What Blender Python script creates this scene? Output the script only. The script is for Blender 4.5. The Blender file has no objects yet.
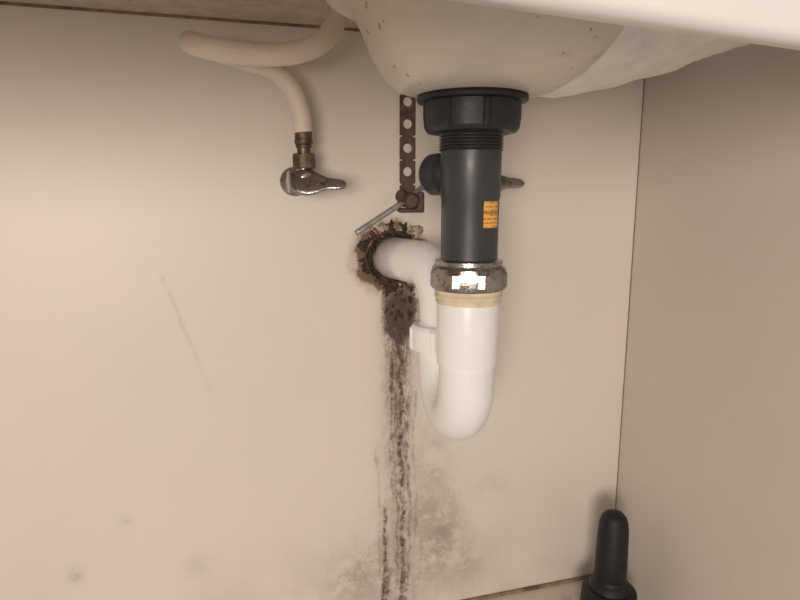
import bpy, bmesh, math, random
from mathutils import Vector, Matrix, noise
random.seed(4)
sc=bpy.context.scene
COL=bpy.context.collection
CAMZ=.562
# ------------------------------------------------------------------ materials
class NT:
    def __init__(s,name,rough=.5,metal=0,base=(.8,.8,.8),spec=.5):
        s.m=bpy.data.materials.new(name); s.m.use_nodes=True
        s.n=s.m.node_tree.nodes; s.l=s.m.node_tree.links
        s.b=s.n['Principled BSDF']
        s.b.inputs['Base Color'].default_value=(*base,1)
        s.b.inputs['Roughness'].default_value=rough
        s.b.inputs['Metallic'].default_value=metal
        s.b.inputs['Specular IOR Level'].default_value=spec
        tc=s.n.new('ShaderNodeTexCoord'); s.co=tc.outputs['Object']
    def put(s,sock,v):
        if hasattr(v,'links') or hasattr(v,'is_linked'): s.l.new(v,sock)
        else:
            if isinstance(v,tuple) and len(v)==3 and sock.type=='RGBA': v=(*v,1)
            sock.default_value=v
    def math(s,op,a,b=0,clamp=False,c=None):
        n=s.n.new('ShaderNodeMath'); n.operation=op; n.use_clamp=clamp
        s.put(n.inputs[0],a); s.put(n.inputs[1],b)
        if c is not None: s.put(n.inputs[2],c)
        return n.outputs[0]
    def mul(s,a,b): return s.math('MULTIPLY',a,b)
    def add(s,a,b): return s.math('ADD',a,b)
    def sub(s,a,b): return s.math('SUBTRACT',a,b)
    def xyz(s):
        n=s.n.new('ShaderNodeSeparateXYZ'); s.l.new(s.co,n.inputs[0]); return n.outputs
    def noise(s,scale=5,vec=(1,1,1),detail=4,rough=.6,off=(0,0,0),src=None):
        mp=s.n.new('ShaderNodeMapping'); s.l.new(src or s.co,mp.inputs[0])
        mp.inputs['Scale'].default_value=vec; mp.inputs['Location'].default_value=off
        n=s.n.new('ShaderNodeTexNoise'); s.l.new(mp.outputs[0],n.inputs['Vector'])
        n.inputs['Scale'].default_value=scale; n.inputs['Detail'].default_value=detail; n.inputs['Roughness'].default_value=rough
        return n.outputs['Fac']
    def comb(s,x,y,z):
        n=s.n.new('ShaderNodeCombineXYZ'); s.put(n.inputs[0],x); s.put(n.inputs[1],y); s.put(n.inputs[2],z); return n.outputs[0]
    def ss(s,v,lo,hi,a=0,b=1):
        n=s.n.new('ShaderNodeMapRange'); n.interpolation_type='SMOOTHSTEP'
        s.put(n.inputs['Value'],v)
        n.inputs['From Min'].default_value=lo; n.inputs['From Max'].default_value=hi
        n.inputs['To Min'].default_value=a; n.inputs['To Max'].default_value=b
        return n.outputs[0]
    def gauss(s,v,c,w):
        d=s.math('DIVIDE',s.sub(v,c),w)
        return s.math('POWER',2.71828,s.mul(s.mul(d,d),-1))
    def mix(s,f,a,b):
        n=s.n.new('ShaderNodeMix'); n.data_type='RGBA'
        s.put(n.inputs['Factor'],f); s.put(n.inputs[6],a); s.put(n.inputs[7],b)
        return n.outputs[2]
    def bump(s,h,strength=.3,dist=.001):
        n=s.n.new('ShaderNodeBump'); n.inputs['Strength'].default_value=strength; n.inputs['Distance'].default_value=dist
        s.l.new(h,n.inputs['Height']); s.l.new(n.outputs[0],s.b.inputs['Normal'])
    def color(s,c): s.l.new(c,s.b.inputs['Base Color'])
    def rough(s,c): s.l.new(c,s.b.inputs['Roughness'])

def mat_panel(name,base,side=False):
    t=NT(name,.42,spec=.35)
    n1=t.noise(4,detail=5); n2=t.noise(60,detail=3)
    c=t.mix(t.ss(n1,.35,.75,0,.3),base,tuple(b*.88 for b in base))
    c=t.mix(t.ss(n2,.62,.8,0,.2),c,tuple(b*.78 for b in base))
    t.color(c); t.bump(t.noise(350,detail=2),.12,.0005)
    return t,c

# back wall with stains
def mat_backwall():
    base=(.725,.668,.610)
    t,c=mat_panel('painted_back_panel',base)
    o=t.xyz(); X,Z=o[0],o[2]
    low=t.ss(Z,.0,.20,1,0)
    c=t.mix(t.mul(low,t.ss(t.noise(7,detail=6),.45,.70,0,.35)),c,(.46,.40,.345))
    for (cx,cz,wx,wz,k) in [(-.186,.133,.008,.009,.5),(-.13,.19,.008,.006,.25),(-.05,.12,.02,.015,.2),(.19,.075,.075,.05,.55),(.262,.11,.030,.06,.65),(.14,.06,.035,.035,.5),(.245,.21,.022,.06,.4),(.295,.06,.03,.03,.35),(.225,.14,.03,.03,.4),(.33,.17,.03,.02,.15)]:
        g=t.mul(t.gauss(X,cx,wx),t.gauss(Z,cz,wz))
        g=t.mul(g,t.ss(t.noise(38,detail=8,rough=.78),.38,.60,.15,1))
        c=t.mix(t.mul(g,k),c,(.25,.21,.175))
    # scratch
    d=Vector((.054,-.16)); L=d.length; d/=L
    px=t.sub(X,-.077); pz=t.sub(Z,.486)
    along=t.add(t.mul(px,d.x),t.mul(pz,d.y)); perp=t.sub(t.mul(px,d.y),t.mul(pz,d.x))
    perp=t.add(perp,t.mul(t.sub(t.noise(14),.5),.008))
    ends=t.mul(t.ss(along,0,.02),t.ss(along,L-.03,L,1,0))
    brk=t.ss(t.noise(40,off=(1,1,7)),.4,.55,.3,1)
    c=t.mix(t.mul(t.mul(t.mul(t.gauss(perp,0,.0026),ends),brk),.28),c,(.40,.33,.28))
    # water streaks : warped coordinates so the runs wander
    wob=t.mul(t.sub(t.noise(11,vec=(0.6,0,1),detail=5),.5),.022)
    Xw=t.add(X,wob)
    Xf=t.add(Xw,t.mul(t.sub(t.noise(70,vec=(1,0,.55),detail=5,off=(5,0,5)),.5),.008))
    V=t.comb(Xf,0,Z)
    fine=t.noise(1,vec=(300,1,30),detail=8,rough=.78,off=(3,0,0),src=V)
    fine2=t.noise(1,vec=(120,1,14),detail=8,rough=.78,off=(9,0,2),src=V)
    blot=t.noise(60,vec=(1,1,.7),detail=9,rough=.82)
    blot2=t.noise(150,vec=(1,1,.7),detail=8,rough=.8,off=(7,0,3))
    topfade=t.ss(Z,.43,.46,1,0)
    # brown grey halo
    halo=t.mul(t.gauss(Xw,.199,.024),t.ss(Z,.0,.40,.50,.95))
    c=t.mix(t.mul(t.mul(halo,topfade),t.ss(t.add(t.mul(fine2,.5),t.mul(blot,.5)),.36,.62,.2,.85)),c,(.34,.27,.215))
    halo=t.mul(t.gauss(Xw,.205,.050),t.ss(Z,.03,.34,.8,.0))
    c=t.mix(t.mul(halo,t.ss(blot,.42,.64,.05,.75)),c,(.35,.295,.245))
    # dense brown upper part, breaking up downwards
    g=t.mul(t.gauss(Xf,.199,.0185),t.mul(t.ss(Z,.12,.40,.12,1.1),topfade))
    k=t.mul(g,t.ss(t.add(t.mul(fine,.5),t.mul(blot2,.5)),.38,.60,.05,1.15))
    c=t.mix(t.ss(k,.05,.90,0,.88),c,(.125,.088,.064))
    # distinct runs
    for (cx,w,z0,z1,kk) in [(.203,.0046,.0,.44,.95),(.2115,.0030,.0,.34,.65),(.191,.0030,.16,.42,.65),(.179,.0034,.0,.19,1.0),(.184,.0045,.0,.10,.8),(.1955,.0028,.02,.30,.6),(.220,.0026,.10,.36,.40),(.172,.0022,.05,.28,.35),(.208,.006,.0,.09,.8),(.229,.0026,.03,.14,.35)]:
        g=t.mul(t.gauss(Xf,cx,w),t.mul(t.ss(Z,z0-.02,z0+.03),t.ss(Z,z1-.05,z1,1,0)))
        g=t.mul(g,t.ss(t.add(t.mul(blot2,.5),t.mul(blot,.5)),.40,.58,.12,1.1))
        c=t.mix(t.ss(t.mul(g,kk),.02,1.0,0,.95),c,(.070,.047,.036))
    # wet patch under the hole
    g=t.mul(t.gauss(Xf,.201,.021),t.ss(Z,.35,.42,0,1))
    g=t.mul(g,t.ss(Z,.46,.50,1,0))
    c=t.mix(t.ss(t.mul(g,t.ss(blot,.25,.6,.30,1.4)),.25,.62,0,.92),c,(.075,.047,.034))
    # dark rust halo round the hole, heavier on the left
    dx=t.sub(X,.186); dz=t.sub(Z,.487)
    r=t.math('SQRT',t.add(t.mul(dx,dx),t.mul(dz,dz)))
    r=t.add(r,t.mul(t.sub(t.noise(50,detail=7,rough=.75),.5),.030))
    c=t.mix(t.ss(r,.0385,.0445,.97,0),c,(.055,.030,.020))
    c=t.mix(t.ss(r,.042,.056,.4,0),c,(.30,.19,.12))
    t.color(c)
    return t.m
def rusty(name,cols,scale=90,rough=.85,bump=.9,metal=0):
    t=NT(name,rough,metal)
    n=t.noise(scale,detail=6,rough=.7); n2=t.noise(scale*.45,detail=4,off=(2,5,1))
    c=t.mix(t.ss(n,.35,.6),cols[0],cols[1]); c=t.mix(t.ss(n2,.56,.68,0,.85),c,cols[2])
    t.color(c); t.bump(n,bump,.002); return t.m
def plain(name,col,rough=.4,metal=0,var=.2,scale=40,spec=.5,dirt=None,bump=.05):
    t=NT(name,rough,metal,spec=spec)
    n=t.noise(scale,detail=5)
    c=t.mix(t.ss(n,.35,.7,0,1),col,tuple(x*(1-var) for x in col))
    if dirt: c=t.mix(t.ss(t.noise(scale*1.7,detail=6,rough=.7,off=(4,1,2)),dirt[1],dirt[1]+.12,0,.85),c,dirt[0])
    t.color(c)
    t.rough(t.ss(n,.3,.7,rough*.85,min(1,rough*1.25)))
    if bump: t.bump(t.noise(scale*6,detail=2),bump,.0005)
    return t.m

M_back=mat_backwall()
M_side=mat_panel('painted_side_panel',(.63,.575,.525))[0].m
M_floor=plain('cabinet_floor_laminate',(.70,.64,.58),.4,var=.1,scale=8,dirt=((.35,.28,.22),.6))
M_seam=rusty('grimy_seam',((.20,.13,.08),(.30,.21,.14),(.09,.06,.04)),60,bump=.5)
M_gap=plain('dark_gap',(.26,.20,.16),.9)
M_chip=plain('raw_counter_underside',(.58,.49,.41),.9,var=.2,scale=50)
M_rail=plain('white_gloss_rail',(.90,.88,.85),.3,var=.03,scale=10)
def mat_bowl():
    t=NT('unglazed_ceramic_underside',.38,spec=.45)
    n=t.noise(9,detail=5); sp=t.noise(62,detail=2,off=(1,3,7)); sp2=t.noise(150,detail=1,off=(4,2,1))
    c=t.mix(t.ss(n,.35,.7),(.73,.675,.60),(.63,.565,.485))
    c=t.mix(t.ss(t.noise(22,detail=6,rough=.7,off=(3,3,3)),.57,.72,0,.45),c,(.47,.38,.29))
    c=t.mix(t.ss(sp,.70,.74,0,.8),c,(.17,.10,.06))
    c=t.mix(t.ss(sp2,.74,.78,0,.75),c,(.20,.12,.07))
    t.color(c); t.bump(t.noise(30,detail=5),.4,.002); return t.m
M_bowl=mat_bowl()
M_wing=plain('white_glaze',(.93,.91,.87),.40,var=.12,scale=34,dirt=((.60,.52,.43),.62),bump=.9)
M_pvc=plain('white_pvc',(.86,.86,.855),.28,var=.04,scale=20,bump=.02)
M_grey=plain('dark_grey_pvc',(.042,.045,.049),.38,var=.2,scale=30,dirt=((.085,.085,.085),.62),bump=.04)
M_blk=plain('black_plastic_nut',(.022,.022,.025),.42,var=.3,scale=60)
M_rub=plain('black_rubber',(.008,.008,.009),.5,var=.2)
M_chrome=plain('worn_chrome',(.48,.46,.44),.27,1,var=.4,scale=70,dirt=((.17,.12,.08),.52),bump=.5)
M_brass=plain('tarnished_brass',(.20,.145,.10),.5,.7,var=.5,scale=120,dirt=((.08,.06,.045),.5),bump=.3)
M_washer=plain('cream_washer',(.78,.66,.48),.6,var=.25,scale=60)
M_strap=rusty('rusted_strap',((.060,.042,.034),(.11,.07,.048),(.17,.10,.06)),160,rough=.7,bump=.5,metal=.3)
M_rod=plain('dull_rod',(.36,.34,.31),.45,.5,var=.4,scale=150,bump=.1)
M_rust=rusty('rust_crust',((.035,.020,.014),(.10,.046,.024),(.26,.17,.11)),110)
M_rustdark=rusty('dark_rust',((.012,.008,.007),(.045,.024,.016),(.095,.048,.025)),130,rough=.6)
M_plaster=rusty('crumbled_plaster',((.60,.52,.44),(.22,.14,.09),(.075,.038,.024)),140)
def mat_braid():
    t=NT('braided_beige_hose',.5)
    uv=t.n.new('ShaderNodeUVMap'); s=t.n.new('ShaderNodeSeparateXYZ'); t.l.new(uv.outputs[0],s.inputs[0])
    a=t.math('SINE',t.mul(t.add(s.outputs[0],s.outputs[1]),6.28318*14)); b=t.math('SINE',t.mul(t.sub(s.outputs[0],s.outputs[1]),6.28318*14))
    h=t.mul(a,b)
    c=t.mix(t.ss(h,-.6,.6),(.71,.60,.50),(.78,.68,.58))
    c=t.mix(t.ss(t.noise(30,detail=5),.5,.75,0,.3),c,(.52,.42,.33))
    t.color(c); t.bump(h,.2,.0004); return t.m
M_hose=mat_braid()
def mat_label():
    t=NT('orange_label',.5)
    o=t.xyz()
    ln=t.math('SINE',t.mul(o[2],6.28318/.0034)); n=t.noise(1,vec=(900,900,500),detail=1)
    m=t.mul(t.ss(ln,.1,.5),t.ss(n,.45,.55))
    band=t.mul(t.ss(o[2],.5455,.5460),t.ss(o[2],.5475,.5480,1,0))
    m=t.math('MAXIMUM',m,t.mul(band,.8))
    t.color(t.mix(t.mul(m,.8),(.85,.43,.10),(.14,.06,.02))); return t.m
M_label=mat_label()

# ------------------------------------------------------------------ geometry helpers
def obj(name,verts,faces,mat=None,parent=None,smooth=True,uvs=None,mats=None,fmat=None):
    me=bpy.data.meshes.new(name); me.from_pydata([tuple(v) for v in verts],[],faces); me.update()
    o=bpy.data.objects.new(name,me); COL.objects.link(o)
    for m in (mats or [mat]): 
        if m: me.materials.append(m)
    if fmat:
        for p,i in zip(me.polygons,fmat): p.material_index=i
    if uvs:
        ul=me.uv_layers.new(name='UVMap')
        for lp in me.loops: ul.data[lp.index].uv=uvs[lp.vertex_index]
    bm=bmesh.new(); bm.from_mesh(me); bmesh.ops.recalc_face_normals(bm,faces=bm.faces); bm.to_mesh(me); bm.free()
    if smooth:
        for p in me.polygons: p.use_smooth=True
    if parent: o.parent=parent
    return o
def box(name,a,b,mat,parent=None,bev=0):
    x0,y0,z0=a;x1,y1,z1=b
    v=[(x0,y0,z0),(x1,y0,z0),(x1,y1,z0),(x0,y1,z0),(x0,y0,z1),(x1,y0,z1),(x1,y1,z1),(x0,y1,z1)]
    f=[(0,3,2,1),(4,5,6,7),(0,1,5,4),(1,2,6,5),(2,3,7,6),(3,0,4,7)]
    o=obj(name,v,f,mat,parent,smooth=False)
    if bev:
        m=o.modifiers.new('b','BEVEL'); m.width=bev; m.segments=3
    return o
def empty(name,loc=(0,0,0)):
    e=bpy.data.objects.new(name,None); COL.objects.link(e); e.empty_display_size=.02; return e
def sharp(o,ang=35):
    me=o.data; bm=bmesh.new(); bm.from_mesh(me)
    for e in bm.edges:
        if len(e.link_faces)==2 and e.calc_face_angle(0)>math.radians(ang): e.smooth=False
    bm.to_mesh(me); bm.free()
def lathe(name,prof,origin,axis=(0,0,1),mat=None,parent=None,seg=48,lobes=None,ang=30):
    ax=Vector(axis).normalized(); q=ax.to_track_quat('Z','Y'); o=Vector(origin)
    v=[];f=[]
    for i,(r,h) in enumerate(prof):
        for k in range(seg):
            th=2*math.pi*k/seg; rr=r*(lobes(th,i) if lobes else 1)
            v.append(o+q@Vector((rr*math.cos(th),rr*math.sin(th),h)))
    n=len(prof)
    for i in range(n-1):
        for k in range(seg):
            f.append((i*seg+k,i*seg+(k+1)%seg,(i+1)*seg+(k+1)%seg,(i+1)*seg+k))
    f.append(tuple(range(seg))); f.append(tuple((n-1)*seg+k for k in range(seg)))
    ob=obj(name,v,f,mat,parent); sharp(ob,ang); return ob
def hexf(n,rnd=.0):
    def g(th,i=0):
        a=(th%(2*math.pi/n))-math.pi/n
        return math.cos(math.pi/n)/math.cos(a)
    return g
def smoothpath(pts,sub=10):
    P=[Vector(p) for p in pts]; P=[2*P[0]-P[1]]+P+[2*P[-1]-P[-2]]; out=[]
    for i in range(1,len(P)-2):
        a,b,c,d=P[i-1:i+3]
        for k in range(sub):
            u=k/sub
            out.append(.5*((2*b)+(c-a)*u+(2*a-5*b+4*c-d)*u*u+(3*b-3*c+d-a)*u**3))
    out.append(P[-2]); return out
def tube(name,path,r,mat,parent=None,seg=32,cap=True):
    P=[Vector(p) for p in path]; n=len(P)
    R=r if isinstance(r,(list,tuple)) else [r]*n
    T=[(P[min(i+1,n-1)]-P[max(i-1,0)]).normalized() for i in range(n)]
    N=T[0].orthogonal().normalized(); v=[];uv=[];L=0
    for i in range(n):
        if i: 
            N=(N-T[i]*N.dot(T[i])).normalized(); L+=(P[i]-P[i-1]).length
        B=T[i].cross(N)
        for k in range(seg+1):
            th=2*math.pi*k/seg; v.append(P[i]+R[i]*(math.cos(th)*N+math.sin(th)*B)); uv.append((k/seg,L/(2*math.pi*R[i]) if R[i] else 0))
    s=seg+1; f=[(i*s+k,i*s+k+1,(i+1)*s+k+1,(i+1)*s+k) for i in range(n-1) for k in range(seg)]
    if cap: f+= [tuple(range(seg)),tuple((n-1)*s+k for k in range(seg))]
    ob=obj(name,v,f,mat,parent,uvs=uv); return ob

# ------------------------------------------------------------------ room / cabinet
XR=.532; YB=.70; ZT=.744; XL=-.75
box('wall_back',(XL,YB,-.02),(XR+.02,YB+.018,.85),M_back)
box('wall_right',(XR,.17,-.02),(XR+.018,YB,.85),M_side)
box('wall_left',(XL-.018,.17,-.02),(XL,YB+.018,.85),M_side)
box('floor',(XL,.15,-.02),(XR,YB,0),M_floor)
box('trim_floor_seam',(XL,YB-.0035,0),(XR,YB,.0045),M_seam)
box('trim_corner_seam',(XR-.0010,YB-.0012,.004),(XR,YB,ZT),M_gap)
box('trim_counter_seam',(XL,YB-.003,ZT-.0025),(XR,YB,ZT),M_seam)
ct=empty('countertop')
box('slab_left',(XL,.17,ZT),(.075,YB,ZT+.03),M_chip,ct)
box('slab_back',(.075,.59,ZT),(XR,YB,ZT+.03),M_chip,ct)
box('slab_front',(.075,.17,ZT),(XR,.30,ZT+.03),M_chip,ct)
def rail():
    v=[];f=[];n=24; prof=[(0,.004),(.004,0),(.014,0),(.018,.004),(.018,.118),(0,.118)]
    for i in range(n+1):
        x=-.70+1.225*i/n
        y=.172+.127*x if x>0 else .172-.02*x
        for (dy,dz) in prof: v.append((x,y+dy,.6235+dz))
    k=len(prof)
    for i in range(n):
        for j in range(k): f.append((i*k+j,i*k+(j+1)%k,(i+1)*k+(j+1)%k,(i+1)*k+j))
    f.append(tuple(range(k))); f.append(tuple(n*k+j for j in range(k)))
    o=obj('cabinet_front_rail',v,f,M_rail); sharp(o,50)
rail()

# ------------------------------------------------------------------ basin
def loft(name,rings,mat,parent,p=2.4,seg=96,rough=0):
    v=[];f=[]
    for (z,cx,cy,lx,rx,fy,by) in rings:
        for k in range(seg):
            th=2*math.pi*k/seg; c,s_=math.cos(th),math.sin(th)
            x=math.copysign(abs(c)**(2/p),c); y=math.copysign(abs(s_)**(2/p),s_)
            P=Vector((cx+x*(rx if x>0 else lx),cy+y*(by if y>0 else fy),z))
            if rough: P.z+=rough*noise.fractal(P*26,.8,2.1,4)
            v.append(P)
    n=len(rings)
    for i in range(n-1):
        for k in range(seg): f.append((i*seg+k,i*seg+(k+1)%seg,(i+1)*seg+(k+1)%seg,(i+1)*seg+k))
    f.append(tuple(range(seg)))
    return obj(name,v,f,mat,parent)
def interp(rings,sub=6):
    P=[rings[0]]+rings+[rings[-1]]; out=[]
    for i in range(1,len(P)-2):
        a,b,c,d=P[i-1:i+3]
        for k in range(sub):
            u=k/sub; out.append(tuple(.5*((2*b[j])+(c[j]-a[j])*u+(2*a[j]-5*b[j]+4*c[j]-d[j])*u*u+(3*b[j]-3*c[j]+d[j]-a[j])*u**3) for j in range(7)))
    out.append(rings[-1]); return out
basin=empty('sink_basin')
R1=[(.6435,.210,.48,.03,.03,.03,.03),(.6438,.210,.48,.058,.048,.06,.05),(.649,.210,.48,.075,.060,.085,.06),(.665,.210,.475,.090,.072,.12,.075),(.697,.210,.47,.106,.088,.14,.09),(.711,.212,.47,.118,.098,.15,.1),(.717,.212,.47,.134,.11,.16,.11),(.765,.212,.47,.137,.13,.165,.115)]
loft('bowl',interp(R1),M_bowl,basin)
R2=[(.650,.272,.50,.02,.02,.02,.02),(.6525,.275,.50,.05,.035,.04,.03),(.663,.285,.50,.08,.074,.07,.045),(.687,.290,.50,.10,.145,.11,.06),(.7035,.290,.49,.11,.192,.13,.07),(.719,.290,.48,.12,.226,.14,.08),(.765,.290,.48,.12,.236,.15,.09)]
loft('flared_shelf',interp(R2,10),M_wing,basin,p=2.2,rough=.003,seg=160)

# ------------------------------------------------------------------ drain + tailpiece
DX,DY=.2050,.493
dr=empty('sink_drain_tailpiece')
O=(DX,DY,0)
lathe('rubber_gasket',[(.040,.6375),(.0465,.6385),(.0475,.641),(.0465,.6440),(.03,.6440)],O,mat=M_rub,parent=dr,seg=64)
def ribs(th,i): 
    a=(th*8/(2*math.pi))%1
    return 1.0 if a<.78 else .945
lathe('flange_nut',[(.030,.612),(.0380,.6135),(.0405,.617),(.0415,.626),(.0415,.6375),(.03,.6375)],O,mat=M_blk,parent=dr,seg=144,lobes=ribs,ang=25)
pr=[(.024,.596)]
z=.598
while z<.613: pr+=[(.0264,z),(.0278,z+.001),(.0264,z+.002)]; z+=.0026
pr+=[(.024,.614)]
lathe('thread',pr,O,mat=M_blk,parent=dr,seg=48,ang=60)
lathe('tailpiece_pipe',[(.022,.503),(.0250,.503),(.0253,.5575),(.0260,.5595),(.0263,.599),(.022,.600)],O,mat=M_grey,parent=dr,seg=64)
v=[];f=[];n=14
for i in range(n+1):
    a=math.radians(-86+40*i/n)
    for zz in (.5340,.5560): v.append((DX+.0256*math.cos(a),DY+.0256*math.sin(a),zz))
for i in range(n): f.append((2*i,2*i+2,2*i+3,2*i+1))
obj('orange_label',v,f,M_label,dr)
ax=Vector((-.42,.90,-.03)).normalized()
lathe('pivot_boss',[(.013,.018),(.0140,.030),(.0180,.031),(.0188,.034),(.0188,.045),(.0170,.048),(.010,.049),(.006,.046)],(DX,DY,.581),axis=ax,mat=M_grey,parent=dr,seg=48)
lathe('ball_stem',[(.0001,0),(.006,.003),(.0075,.008),(.006,.012),(.003,.014)],(.1905,.531,.5765),axis=(-.9,0,-.25),mat=M_blk,parent=dr,seg=24)

# ------------------------------------------------------------------ pop-up linkage
pu=empty('popup_linkage')
def strap():
    w=.0145; holes=[.582,.6025,.6235,.6425]; x0,y=.1590,.530; 
    zs=[.570]+[(holes[i]+holes[i+1])/2 for i in range(3)]+[.6485]
    bm=bmesh.new(); N=24
    for i,h in enumerate(holes):
        z0,z1=zs[i],zs[i+1]; inner=[];outer=[]
        for k in range(N):
            a=2*math.pi*(k+.5)/N; c,s_=math.cos(a),math.sin(a)
            inner.append(bm.verts.new((x0+.0041*c,y,h+.0041*s_)))
            m=max(abs(c)/(w/2), (s_/(z1-h)) if s_>0 else (-s_/(h-z0)))
            outer.append(bm.verts.new((x0+c/m,y,h+s_/m)))
        for k in range(N): bm.faces.new((inner[k],inner[(k+1)%N],outer[(k+1)%N],outer[k]))
    q=[bm.verts.new(p) for p in ((x0-w/2,y,.553),(x0+w/2,y,.553),(x0+w/2,y,.570),(x0-w/2,y,.570))]; bm.faces.new(q)
    me=bpy.data.meshes.new('perforated_strap'); bm.to_mesh(me); bm.free()
    o=bpy.data.objects.new('perforated_strap',me); COL.objects.link(o); o.parent=pu; me.materials.append(M_strap)
    m=o.modifiers.new('s','SOLIDIFY'); m.thickness=.0018; m.offset=0
strap()
A=Vector((.1775,.531,.5715)); Bp=Vector((.1085,.519,.5280)); Md=Vector((.150,.521,.5535))
tube('pivot_rod',smoothpath([A,A.lerp(Md,.5)+Vector((0,-.001,-.0005)),Md,Md.lerp(Bp,.5),Bp],6),.0026,M_rod,pu,seg=16)
# clevis block: a screw whose head sits in front of the rod, with a bent clip behind it
lathe('clamp_screw',[(.0001,-.020),(.0050,-.0195),(.0068,-.017),(.0070,-.011),(.0045,-.010),(.0045,.004),(.0062,.0045),(.0062,.009),(.0001,.0095)],(.1585,.532,.5565),axis=(0,1,0),mat=M_strap,parent=pu,seg=24,ang=40)
box('clamp_clip',(.1500,.520,.5455),(.1695,.5345,.5500),M_strap,pu,.0018)
box('clamp_ear',(.1655,.520,.5455),(.1725,.5335,.5640),M_strap,pu,.0018)
lathe('thumb_screw',[(.003,0),(.003,.004),(.0052,.0045),(.0056,.0065),(.0052,.0080),(.0001,.0085)],(.1545,.521,.5590),axis=(-.8,-.5,.25),mat=M_strap,parent=pu,seg=24)

# ------------------------------------------------------------------ P-trap
pt_=empty('p_trap')
lathe('chrome_slip_nut',[(.026,.4790),(.0325,.4800),(.0345,.4835),(.0345,.4945),(.0325,.4985),(.0300,.5010),(.0300,.5045),(.0262,.5060),(.024,.5060)],O,mat=M_chrome,parent=pt_,seg=96,
      lobes=lambda th,i:(hexf(8)(th)*1.04 if 2<=i<=3 else 1),ang=20)
lathe('cream_washer',[(.024,.4665),(.0285,.4665),(.0292,.4687),(.0285,.4705),(.0295,.4713),(.0302,.4740),(.0292,.4753),(.0302,.4763),(.0302,.4790),(.024,.4790)],O,mat=M_washer,parent=pt_,seg=64)
XRR=.2140; YR=.583; ZB=.392
pts=[];rad=[]
for zz,r in [(.4675,.0245),(.4674,.0278),(.4655,.0280),(.4130,.0275),(.4105,.0270),(.4102,.0256),(.400,.0255)]:
    pts.append((DX,DY,zz)); rad.append(r)
rb=(YR-DY)/2
for i in range(0,25):
    a=math.pi*i/24
    u=(1-math.cos(a))/2
    pts.append((DX+(XRR-DX)*u,DY+rb-rb*math.cos(a),ZB-rb*math.sin(a))); rad.append(.0255)
pts.append((XRR,YR,.43)); rad.append(.0255)
ob=tube('u_bend',pts,rad,M_pvc,pt_,seg=64); sharp(ob,30)
lathe('trap_union_nut',[(.026,.401),(.0325,.4015),(.0335,.404),(.0335,.424),(.0315,.4275),(.026,.429)],(XRR,YR,0),mat=M_pvc,parent=pt_,seg=144,lobes=lambda th,i:(1 if (th*6/(2*math.pi))%1<.8 else 1.055) if 1<=i<=3 else 1,ang=25)
H=Vector((.1885,.70,.4870)); E=Vector((XRR,YR,.4870)); d=(H-E).normalized(); er=.042
p=[(XRR,YR,.425),(XRR,YR,.438)]
C=E+Vector((0,0,-er))+d*er
for i in range(0,17):
    a=math.pi/2*i/16
    p.append(C-d*er*math.cos(a)+Vector((0,0,er*math.sin(a))))
p+= [E+d*(er+.02),H+d*.012]
tube('trap_arm',p,.0245,M_pvc,pt_,seg=64)

# ------------------------------------------------------------------ rusted wall opening
ro=empty('rusted_pipe_escutcheon')
def crust(name,cx,cz,r0,r1,th,mat,seed,amp=.25,seg=160,rings=12,y=YB):
    v=[];f=[]
    for i in range(rings+1):
        u=i/rings
        for k in range(seg):
            a=2*math.pi*k/seg
            jag=1+amp*(noise.fractal(Vector((math.cos(a)*3+seed,math.sin(a)*3,seed)),.7,2.1,6))*u
            r=(r0+(r1-r0)*u)*jag if u>0 else r0
            hgt=th*math.sin(math.pi*min(1,u*.93+.07))*(.55+.9*abs(noise.fractal(Vector((math.cos(a)*r*90+seed,math.sin(a)*r*90,seed*2)),.7,2.1,4)))
            v.append((cx+r*math.cos(a),y-hgt-.0003 if u<1 else y+.001,cz+r*math.sin(a)))
    for i in range(rings):
        for k in range(seg): f.append((i*seg+k,i*seg+(k+1)%seg,(i+1)*seg+(k+1)%seg,(i+1)*seg+k))
    return obj(name,v,f,mat,ro)
crust('torn_wall_edge',.198,.493,.020,.0375,.0045,M_plaster,3.1,amp=.38)
crust('rust_collar',.189,.4870,.020,.0405,.0065,M_rustdark,7.7,amp=.42)
crust('dark_hole_rim',.189,.4870,.020,.0305,.009,M_rustdark,1.7,amp=.12)
ring=[]
for i in range(60):
    a=2*math.pi*i/60
    r=.0315+.0022*noise.noise(Vector((math.cos(a)*2,math.sin(a)*2,4)))
    ring.append((.1885+r*math.cos(a),YB-.009-.003*math.cos(a-.5),.4870+r*math.sin(a)))
ring.append(ring[0])
tube('escutcheon_ring',ring,.0015,M_rust,ro,seg=12,cap=False)
def chunk(name,c,s_,mat,seed):
    bm=bmesh.new(); bmesh.ops.create_icosphere(bm,subdivisions=3,radius=1)
    for v in bm.verts:
        k=1+.55*noise.fractal(v.co*1.6+Vector((seed,seed*.7,2)),.8,2.1,4)
        v.co=Vector((v.co.x*s_[0]*k+c[0],v.co.y*s_[1]*k+c[1],v.co.z*s_[2]*k+c[2]))
    me=bpy.data.meshes.new(name); bm.to_mesh(me); bm.free(); me.materials.append(mat)
    for p_ in me.polygons: p_.use_smooth=True
    o=bpy.data.objects.new(name,me); COL.objects.link(o); o.parent=ro
for i in range(36):
    a=random.uniform(0,2*math.pi); r=random.uniform(.031,.041)
    s_=random.uniform(.0010,.0026)
    up=math.sin(a)>.5
    m=random.choice([M_plaster,M_plaster,M_rust,M_rustdark]) if up else random.choice([M_rust,M_rustdark,M_rustdark])
    chunk('flake_%d'%i,(.191+r*math.cos(a),YB-.0015,.487+r*math.sin(a)),(s_*1.3,s_,s_),m,i*1.3)
for i in range(30):
    zz=random.uniform(.410,.452); x=.203+random.gauss(0,.009)
    s_=random.uniform(.0010,.0026)
    chunk('scale_%d'%i,(x,YB,zz),(s_,.0010,s_*1.6),random.choice([M_rustdark,M_rust,M_rust]),i*2.1+50)

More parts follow.
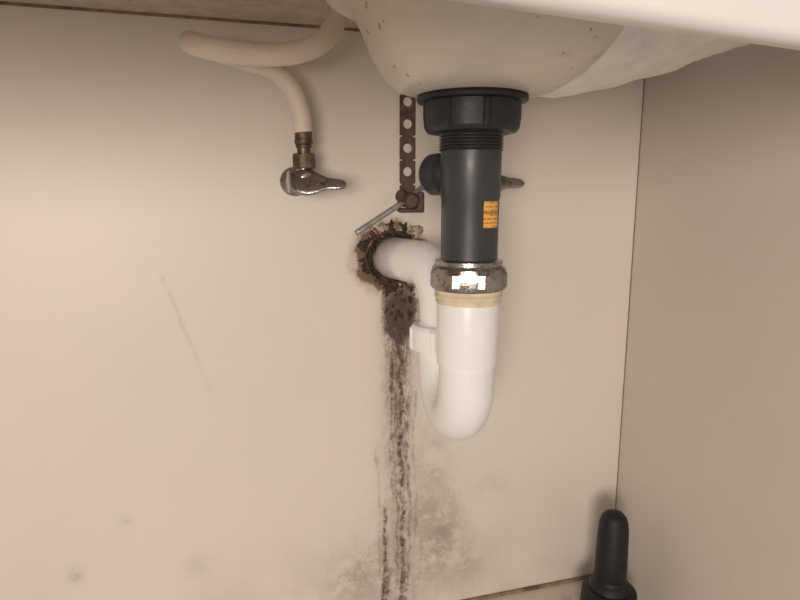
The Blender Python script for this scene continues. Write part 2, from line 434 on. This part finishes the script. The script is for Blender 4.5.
# ------------------------------------------------------------------ shut-off valves
def valve(name,x,z,mirror=1):
    e=empty(name); yb=.655
    lathe('wall_escutcheon',[(.010,.0),(.0165,.0),(.0160,-.004),(.011,-.009),(.010,-.010)],(x-.010*mirror,YB,z),axis=(0,1,0),mat=M_chrome,parent=e,seg=40)
    lathe('inlet_stub',[(.0085,0),(.0085,.05)],(x-.012*mirror,YB,z),axis=(.2*mirror,-1,0),mat=M_chrome,parent=e,seg=24)
    lathe('body',[(.0001,-.016),(.008,-.0145),(.0125,-.009),(.0135,0),(.0125,.009),(.009,.014),(.0001,.0155)],(x-.002*mirror,yb,z),axis=(0,1,0),mat=M_chrome,parent=e,seg=40)
    lathe('side_boss',[(.010,-.022),(.0125,-.021),(.0125,-.014),(.010,-.010)],(x,yb,z-.001),axis=(1,.1,0),mat=M_chrome,parent=e,seg=48,lobes=lambda th,i:hexf(6)(th)*1.03,ang=20)
    lathe('outlet_neck',[(.0085,.004),(.0085,.020)],(x-.004*mirror,yb,z),mat=M_chrome,parent=e,seg=32)
    lathe('compression_nut',[(.006,.012),(.0105,.0125),(.0115,.014),(.0115,.027),(.0105,.0285),(.006,.029)],(x-.004*mirror,yb,z),mat=M_brass,parent=e,seg=48,lobes=lambda th,i:hexf(6)(th)*1.03 if 2<=i<=3 else 1,ang=20)
    lathe('neck_ring',[(.0070,.028),(.0070,.034),(.0085,.0345),(.0085,.037),(.007,.038)],(x-.004*mirror,yb,z),mat=M_brass,parent=e,seg=32)
    lathe('hose_ferrule',[(.007,.037),(.0095,.038),(.0098,.042),(.0090,.043),(.0090,.054),(.0094,.057),(.007,.0575)],(x-.004*mirror,yb,z),mat=M_brass,parent=e,seg=32)
    q=Vector((1,-.25,-.06)).normalized(); nrm=Vector((.25,-.86,.42)); nrm=(nrm-q*nrm.dot(q)).normalized(); side=q.cross(nrm).normalized()
    o=Vector((x+.000,yb-.016,z-.003)); prof=[(-.021,.0015),(-.019,.0085),(-.012,.0130),(-.002,.0145),(.007,.0125),(.014,.0085),(.020,.0065),(.027,.0062),(.032,.0058),(.0355,.0040),(.0375,.0012)]
    v=[];f=[];S=24
    for (h,a) in prof:
        tk=.0034 if h<.012 else .0024
        for k in range(S):
            th=2*math.pi*k/S; cx=math.cos(th); sx=math.sin(th)
            v.append(o+q*h+side*a*math.copysign(abs(cx)**.7,cx)+nrm*(tk*math.copysign(abs(sx)**.6,sx)+ .0015*math.sin(max(0,h)*60)))
    for i in range(len(prof)-1):
        for k in range(S): f.append((i*S+k,i*S+(k+1)%S,(i+1)*S+(k+1)%S,(i+1)*S+k))
    f.append(tuple(range(S))); f.append(tuple((len(prof)-1)*S+k for k in range(S)))
    obj('lever_handle',v,f,M_chrome,e)
    lathe('handle_hub',[(.0065,-.012),(.0065,.003),(.0060,.0045),(.0001,.005)],tuple(o),axis=tuple(nrm),mat=M_chrome,parent=e,seg=32)
    return e
valve('shutoff_valve',.086,.576)
valve('shutoff_valve.001',.291,.578)
hp=smoothpath([(.082,.655,.626),(.080,.655,.646),(.071,.655,.670),(.052,.653,.687),(.020,.647,.694),(-.008,.632,.699),(-.0225,.603,.697),(-.019,.573,.689),(-.002,.560,.683),(.030,.560,.681),(.062,.562,.684),(.088,.572,.696),(.104,.590,.715),(.112,.607,.735),(.115,.612,.742)],10)
tube('supply_hose',hp,.0097,M_hose,None,seg=32)
hp=smoothpath([(.287,.655,.630),(.287,.655,.660),(.284,.652,.70),(.280,.650,.742)],8)
tube('supply_hose.001',hp,.0090,M_hose,None,seg=32)

# ------------------------------------------------------------------ toilet brush
tb=empty('toilet_brush')
BO=(.470,.62,0)
lathe('holder',[(.034,.0),(.037,.003),(.0375,.010),(.0355,.036),(.0345,.040),(.0300,.043),(.0270,.0435)],BO,mat=M_rub,parent=tb,seg=64)
lathe('lid_collar',[(.027,.0435),(.0275,.046),(.0235,.053),(.0215,.0545),(.0205,.060)],BO,mat=M_rub,parent=tb,seg=64)
lathe('handle',[(.0185,.056),(.0208,.062),(.0205,.086),(.0195,.126),(.0185,.137),(.0160,.145),(.0115,.1505),(.0055,.153),(.0001,.154)],BO,mat=M_rub,parent=tb,seg=64,ang=60)

# ------------------------------------------------------------------ light & camera
def area(name,loc,target,size,power,col):
    l=bpy.data.lights.new(name,'AREA'); l.shape='DISK'; l.size=size; l.energy=power; l.color=col
    o=bpy.data.objects.new(name,l); COL.objects.link(o); o.location=loc
    o.rotation_euler=(Vector(target)-Vector(loc)).to_track_quat('-Z','Y').to_euler()
area('room_lamp',(-.55,-1.15,.56),(.1,.7,.38),.6,22,(1,.885,.78))
w=bpy.data.worlds.new('room_ambient'); sc.world=w; w.use_nodes=True
w.node_tree.nodes['Background'].inputs[0].default_value=(1,.91,.83,1); w.node_tree.nodes['Background'].inputs[1].default_value=.36
cd=bpy.data.cameras.new('camera'); cam=bpy.data.objects.new('camera',cd); COL.objects.link(cam)
cam.location=(0,0,CAMZ); cd.sensor_width=36; cd.lens=27; cd.clip_start=.01
cam.rotation_euler=(math.radians(80),0,math.radians(-16))
sc.camera=cam
sc.view_settings.view_transform='Standard'
